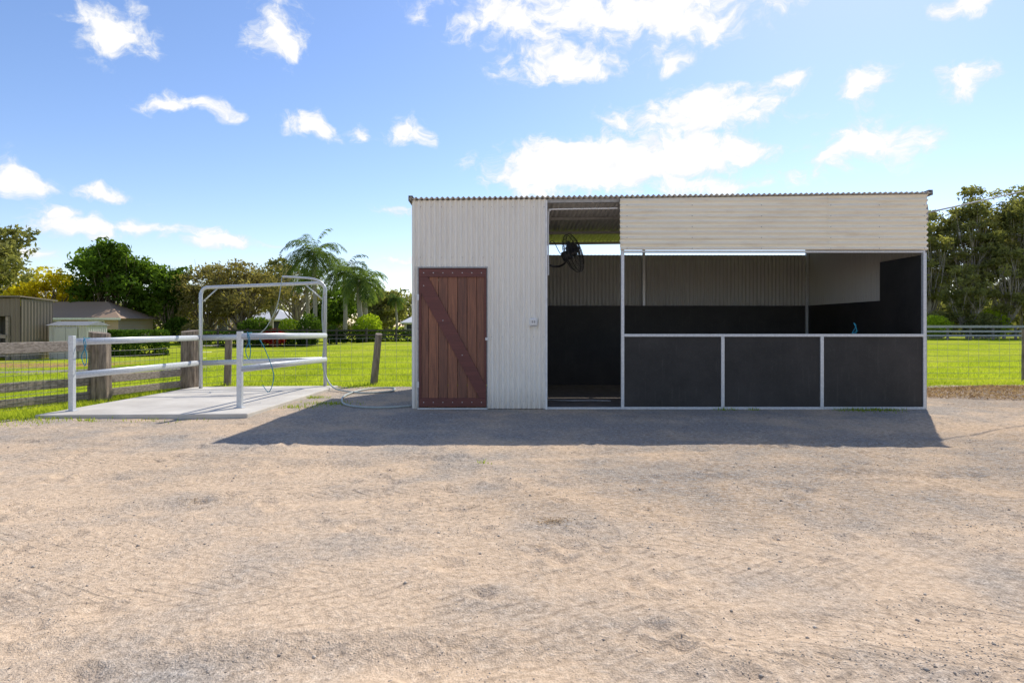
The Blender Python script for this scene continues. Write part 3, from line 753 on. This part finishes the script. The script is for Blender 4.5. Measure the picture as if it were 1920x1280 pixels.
def bush(name,x,y,rx,ry,z1,n,mat,seed,ls=.1,box=False,z0=None):
    rs=np.random.default_rng(seed); g=float(base_h(np.array(x),np.array(y)))
    if box:
        C=rs.uniform(-1,1,(n,3)); ax=rs.integers(0,3,n); C[np.arange(n),ax]=np.sign(C[np.arange(n),ax])*rs.uniform(.82,1.03,n)
    else:
        d=rs.normal(0,1,(n,3)); d/=np.linalg.norm(d,axis=1)[:,None]; C=d*(rs.random(n)**.3)[:,None]; C*=(1+.25*(vnoise(d[:,0]*3,d[:,2]*3+d[:,1]*2,seed)-.5))[:,None]
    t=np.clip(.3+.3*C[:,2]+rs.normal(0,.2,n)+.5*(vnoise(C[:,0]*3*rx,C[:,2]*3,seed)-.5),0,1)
    zc=(g+z1)/2; C=C*np.array([rx,ry,(z1-g)/2])+np.array([x,y,zc])
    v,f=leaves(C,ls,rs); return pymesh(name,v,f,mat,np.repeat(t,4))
bush('garden_hedge',-20.0,33,1.45,.6,.95,6000,L_hedge,1,.07,True)
bush('garden_hedge',-23.5,36,1.6,.6,.8,4000,L_hedge,2,.08,True)
bush('clipped_hedge',-10.2,47.3,3.4,.5,.85,6000,L_hedge,3,.1,True)
bush('clipped_hedge',-20,47.5,4.5,.5,.75,6000,L_hedge,30,.1,True)
bush('round_shrub',-11.3,48.5,1.15,1.0,2.1,2600,L_bright,4,.1)
bush('round_shrub',-15.8,48.5,1.0,1.0,2.1,2600,L_green,5,.1)
bush('round_shrub',-17.6,49,.9,.9,1.8,2000,L_bright,6,.1)
bush('round_shrub',-13.9,48,.6,.6,1.3,1200,L_green,7,.09)
bush('flowering_shrub',-17.9,46.6,.95,.5,1.0,1800,L_red,8,.07)
bush('shrub',-30,56,1.5,1,2.0,2500,L_green,9,.13)
bush('shrub',-26.5,52,1.3,1,1.6,2000,L_olive,10,.12)
bush('shrub',-22,53,1.5,1,1.9,2500,L_green,11,.12)
for i,(x,h) in enumerate([(38,2.2),(40,2.6),(42.5,2.4),(45,2.8),(48,2.5),(51,3)]): bush('shrub',x,56+i%2*2,1.6,1.2,h,2600,L_bright if i%3==0 else L_gum,40+i,.12)
def belt(name,segs,seed):
    rs=np.random.default_rng(seed); Cs=[]; ts=[]
    for (x0,x1,y,h0,h1,nc) in segs:
        for i in range(nc):
            x=rs.uniform(x0,x1); hh=h0+(h1-h0)*float(vnoise(x*.12,3.0,seed)); z=rs.uniform(0,1)**.8*hh; r=rs.uniform(.9,1.9); m=80
            d=rs.normal(0,1,(m,3)); d/=np.linalg.norm(d,axis=1)[:,None]
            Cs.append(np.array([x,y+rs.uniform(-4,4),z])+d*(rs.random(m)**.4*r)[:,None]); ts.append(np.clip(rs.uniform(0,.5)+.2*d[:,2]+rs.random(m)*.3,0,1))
    C=np.concatenate(Cs); v,f=leaves(C,.3,rs); pymesh(name,v,f,L_gum,np.repeat(np.concatenate(ts),4))
belt('distant_trees',[(-130,-8,105,3.0,8.5,620),(-8,60,115,2.5,5.5,220),(50,120,88,5,12,480),(34,62,72,2,6,200)],3)

# ------------------------------------------------------------------ LEFT BUILDINGS
M_brown=sheetmat('brown_steel',(.18,.145,.105)); M_brown_shaded=sheetmat('brown_steel_shaded',(.07,.058,.045))  # second brown is darkened: the shelter's dim interior put into the back wall colour
SH=empty('field_shelter',(-25,29,-.4))
g=-.4
corr('header_sheet',(-29.5,29,1.65),(6.05,0,0),(0,0,.83),(0,-1,0),M_brown,pitch=.2,amp=.03,parent=SH)
corr('end_wall_sheet',(-23.45,28.98,g),(.5,0,0),(0,0,2.9),(0,-1,0),M_brown,pitch=.2,amp=.03,parent=SH)
corr('back_wall_sheet',(-29.5,31,g),(6.5,0,0),(0,0,2.6),(0,-1,0),M_brown_shaded,pitch=.2,amp=.03,parent=SH)
corr('side_wall_sheet',(-22.95,29,g),(0,2.0,0),(0,0,2.85),(1,0,0),M_brown,pitch=.2,amp=.03,parent=SH)
mb=MB(); mb.beam((-26.2,28.8,2.57),(-26.2,31.2,2.45),6.7,.06); mb.obj('roof',M_brown,SH)
mb=MB()
for x in (-28.4,-26.2,-24.4,-23.5): mb.box(x-.06,x+.06,28.85,28.97,g,1.62)
for z in (-.1,.3,.7): mb.beam((-29.5,28.8,z+.15),(-23.5,28.8,z),.05,.16)
mb.beam((-29.5,30,1.7),(-23.4,29.2,.6),.06,.16)
mb.obj('posts_and_rails',M_oldrail,SH)
GS=empty('garden_shed',(-21.5,30,-.4)); M_gs=sheetmat('pale_shed_steel',(.50,.49,.45)); M_gsr=simple('shed_roof_grey',(.22,.23,.24),(.17,.18,.19),4,.8)
corr('front_wall',(-22.4,30,g),(1.85,0,0),(0,0,1.62),(0,-1,0),M_gs,pitch=.16,amp=.02,parent=GS)
corr('side_wall',(-20.55,30,g),(0,1.5,0),(0,0,1.62),(1,0,0),M_gs,pitch=.16,amp=.02,parent=GS)
mb=MB(); mb.add([(-22.5,29.9,1.22),(-20.45,29.9,1.22),(-20.45,30.75,1.42),(-22.5,30.75,1.42),(-20.45,31.6,1.22),(-22.5,31.6,1.22)],[(0,1,2,3),(3,2,4,5),(1,4,2),(0,3,5)]); mb.obj('roof',M_gsr,GS)
mb=MB(); mb.box(-22.1,-21.56,29.94,29.97,g,1.1); mb.box(-21.54,-21.0,29.94,29.97,g,1.1); mb.obj('doors',M_gs,GS)

def house(name,x0,x1,y0,y1,g,eave,ridge,roofc,wallc,win=True,hip=1.0):
    E=empty(name,((x0+x1)/2,y0,g)); o=.5; ym=(y0+y1)/2; hp=(y1-y0)/2*hip
    m,nt,b=newmat(name+'_roof_tiles'); co=objco(nt); br=nt.nodes.new('ShaderNodeTexWave'); br.bands_direction='Z'; br.inputs['Scale'].default_value=3; nt.links.new(co,br.inputs['Vector'])
    nt.links.new(mix(nt,br.outputs['Fac'],tuple(c*.7 for c in roofc),roofc),b.inputs['Base Color']); b.inputs['Roughness'].default_value=.8
    mb=MB(); mb.add([(x0-o,y0-o,eave),(x1+o,y0-o,eave),(x1+o,y1+o,eave),(x0-o,y1+o,eave),(min(x0+hp,(x0+x1)/2-.2),ym,ridge),(max(x1-hp,(x0+x1)/2+.2),ym,ridge)],[(0,1,5,4),(1,2,5),(2,3,4,5),(3,0,4),(3,2,1,0)]); mb.obj('roof',m,E)
    m2,nt,b=newmat(name+'_brick'); bk=nt.nodes.new('ShaderNodeTexBrick'); bk.inputs['Color1'].default_value=(*wallc,1); bk.inputs['Color2'].default_value=(*[c*.8 for c in wallc],1); bk.inputs['Mortar'].default_value=(.5,.46,.4,1); bk.inputs['Scale'].default_value=4
    nt.links.new(objco(nt,None,(math.radians(90),0,0)),bk.inputs['Vector']); nt.links.new(bk.outputs['Color'],b.inputs['Base Color'])
    mb=MB(); mb.box(x0,x1,y0,y1,g,eave-.003); mb.obj('walls',m2,E)
    mb=MB(); mb.box(x0-o,x1+o,y0-o-.03,y0-o-.002,eave-.12,eave+.05); mb.obj('fascia_gutter',M_white,E)
    mb=MB(); mf=MB(); n=max(2,int((x1-x0)/3))
    for i in range(n):
        cx=x0+(i+.5)*(x1-x0)/n; mb.box(cx-.6,cx+.6,y0-.03,y0-.01,g+.9,eave-.25); mf.box(cx-.68,cx+.68,y0-.02,y0-.004,g+.82,eave-.17)
    mb.obj('window_glass',simple('glass_dark',(.04,.05,.06),None,3,.1),E); mf.obj('window_frames',M_white,E)
house('brick_house',-44,-33.0,52,57,-.6,1.8,3.30,(.42,.29,.20),(.50,.32,.20))
house('white_roof_house',-39,-35.5,78,86,-.4,2.5,3.9,(.5,.5,.5),(.6,.35,.22))
house('pale_house',-35,-28.5,80,88,-.4,2.0,3.4,(.62,.62,.62),(.6,.45,.33))
house('pale_cottage',-14.8,-11,85,92,-.2,1.6,3.1,(.65,.66,.68),(.6,.5,.4))

# ------------------------------------------------------------------ LIGHT
SUN_EL=math.radians(45.0); SUN_AZ=math.radians(31.3)
sv_=Vector((math.sin(SUN_AZ)*math.cos(SUN_EL),math.cos(SUN_AZ)*math.cos(SUN_EL),math.sin(SUN_EL)))
sl=bpy.data.lights.new('sun','SUN'); sl.energy=5.0; sl.angle=math.radians(.6); sl.color=(1,.94,.84)
so=link(bpy.data.objects.new('sun',sl)); so.rotation_euler=sv_.to_track_quat('Z','Y').to_euler(); so.location=sv_*50

w=bpy.data.worlds.new('World'); scene.world=w; w.use_nodes=True; nt=w.node_tree
try: w.cycles.sampling_method='NONE'
except Exception: pass
BGS=.15
bg=nt.nodes['Background']; bg.inputs['Strength'].default_value=BGS
sky=nt.nodes.new('ShaderNodeTexSky'); sky.sky_type='NISHITA'; sky.sun_disc=False; sky.sun_elevation=SUN_EL; sky.sun_rotation=SUN_AZ
sky.air_density=1.0; sky.dust_density=.3; sky.ozone_density=2.2
tc=nt.nodes.new('ShaderNodeTexCoord'); sep=nt.nodes.new('ShaderNodeSeparateXYZ'); nt.links.new(tc.outputs['Generated'],sep.inputs[0])
az=math_(nt,'ARCTAN2',sep.outputs[0],sep.outputs[1]); el=math_(nt,'ARCSINE',sep.outputs[2])
cmb=nt.nodes.new('ShaderNodeCombineXYZ'); nt.links.new(az,cmb.inputs[0]); nt.links.new(el,cmb.inputs[1])
base=cmb.outputs[0]
wn=nt.nodes.new('ShaderNodeTexNoise'); wn.noise_dimensions='2D'; wn.inputs['Scale'].default_value=14; wn.inputs['Detail'].default_value=3; nt.links.new(base,wn.inputs['Vector'])
vm=nt.nodes.new('ShaderNodeVectorMath'); vm.operation='SUBTRACT'; nt.links.new(wn.outputs['Color'],vm.inputs[0]); vm.inputs[1].default_value=(.5,.5,.5)
vm2=nt.nodes.new('ShaderNodeVectorMath'); vm2.operation='MULTIPLY_ADD'; nt.links.new(vm.outputs[0],vm2.inputs[0]); vm2.inputs[1].default_value=(.07,.045,0); nt.links.new(base,vm2.inputs[2])
wp=vm2.outputs[0]
clouds=[(-641,473,85,48,1.1),(-374,469,48,48,1.1),(-560,356,75,15,.85),(-486,349,38,15,1),(-318,320,46,24,1.1),(-176,312,40,24,1.1),(-241,312,20,14,.7),
(34,499,165,50,1.1),(249,500,195,62,1.2),(86,417,105,36,1.1),(130,258,205,54,2.0),(290,272,120,46,1.6),(310,340,160,46,1.25),(576,290,105,44,1.25),(580,387,50,36,1.15),(731,396,62,36,1.15),
(443,396,27,16,.9),(-795,236,62,32,1.1),(-658,206,58,15,.9),(-731,179,30,13,.9),(-619,155,206,18,.95),(-482,138,90,14,.9),(258,428,23,15,.7),(739,516,60,18,1),
(300,222,190,16,.9),(-739,116,90,15,.7),(-198,103,60,10,.7),(-189,185,34,9,.5)]
fill_clouds=[(75,18,9,3),(110,28,14,6),(145,22,18,8),(180,30,22,11),(-145,24,20,9),(-105,26,12,5),(0,62,12,6),(165,14,16,4),(-170,13,14,4)]  # unseen clouds added outside the view to brighten the shaded shed front
L=[]
for (u,v,ru,rv,s) in clouds:
    u,v,ru,rv=[q/1000 for q in (u,v,ru,rv)]
    a_=math.atan(u); e_=math.atan(v*math.cos(a_)); L.append((a_,e_,ru*math.cos(a_)**2,rv*math.cos(a_)*math.cos(e_)**2,s))
for (a_,e_,ra,re) in fill_clouds: L.append((math.radians(a_),math.radians(e_),math.radians(ra),math.radians(re),1.3))
field=None
for (a_,e_,ra,re,s) in L:
    mp=nt.nodes.new('ShaderNodeVectorMath'); mp.operation='MULTIPLY_ADD'; nt.links.new(wp,mp.inputs[0]); mp.inputs[1].default_value=(1/ra,1/re,0); mp.inputs[2].default_value=(-a_/ra,-e_/re,0)
    ln=nt.nodes.new('ShaderNodeVectorMath'); ln.operation='LENGTH'; nt.links.new(mp.outputs[0],ln.inputs[0])
    f=math_(nt,'MULTIPLY_ADD',ln.outputs['Value'],-s,s)
    field=f if field is None else math_(nt,'MAXIMUM',field,f)
def cn(scale,detail,stretch,rough=.6):
    m=nt.nodes.new('ShaderNodeMapping'); m.inputs['Scale'].default_value=stretch; nt.links.new(wp,m.inputs['Vector'])
    return noise(nt,m.outputs[0],scale,detail,rough,0,'2D')
n1=cn(18,6,(1,1.5,1),.66)
dens=math_(nt,'ADD',field,math_(nt,'MULTIPLY',math_(nt,'SUBTRACT',n1,.48),2.8))
mask=nt.nodes.new('ShaderNodeMapRange'); mask.interpolation_type='SMOOTHSTEP'; mask.inputs['From Min'].default_value=-.12; mask.inputs['From Max'].default_value=.85
nt.links.new(dens,mask.inputs['Value'])
nearf=nt.nodes.new('ShaderNodeMapRange'); nearf.inputs['From Min'].default_value=-.9; nearf.inputs['From Max'].default_value=-.1; nt.links.new(field,nearf.inputs['Value'])
cm=math_(nt,'MULTIPLY',mask.outputs[0],nearf.outputs[0],clamp=True)
K=1/BGS
hsv=nt.nodes.new('ShaderNodeHueSaturation'); hsv.inputs['Saturation'].default_value=1.10; hsv.inputs['Value'].default_value=1.20; nt.links.new(sky.outputs[0],hsv.inputs['Color'])
skc=mix(nt,1,hsv.outputs[0],(1.0,.93,1.0),'MULTIPLY')
core=ramp(nt,dens,[(.2,(.84*K,.89*K,.97*K)),(.9,(1.10*K,1.08*K,1.05*K))])
n2=cn(26,4,(1,1.6,1))
core=mix(nt,ramp(nt,n2,[(.48,0),(.78,.45)]),core,(.78*K,.83*K,.91*K))
final=mix(nt,cm,skc,core)
nt.links.new(final,bg.inputs['Color'])

# ------------------------------------------------------------------ CAMERA
cam=bpy.data.cameras.new('camera'); cam.sensor_width=36; cam.lens=1163/1920*36; cam.shift_y=-30/1920; cam.clip_end=3000
co_=link(bpy.data.objects.new('camera',cam)); co_.location=(0,0,CAM_H); co_.rotation_euler=(math.radians(90),0,0)
scene.camera=co_
scene.view_settings.view_transform='Standard'; scene.view_settings.look='None'; scene.view_settings.exposure=0
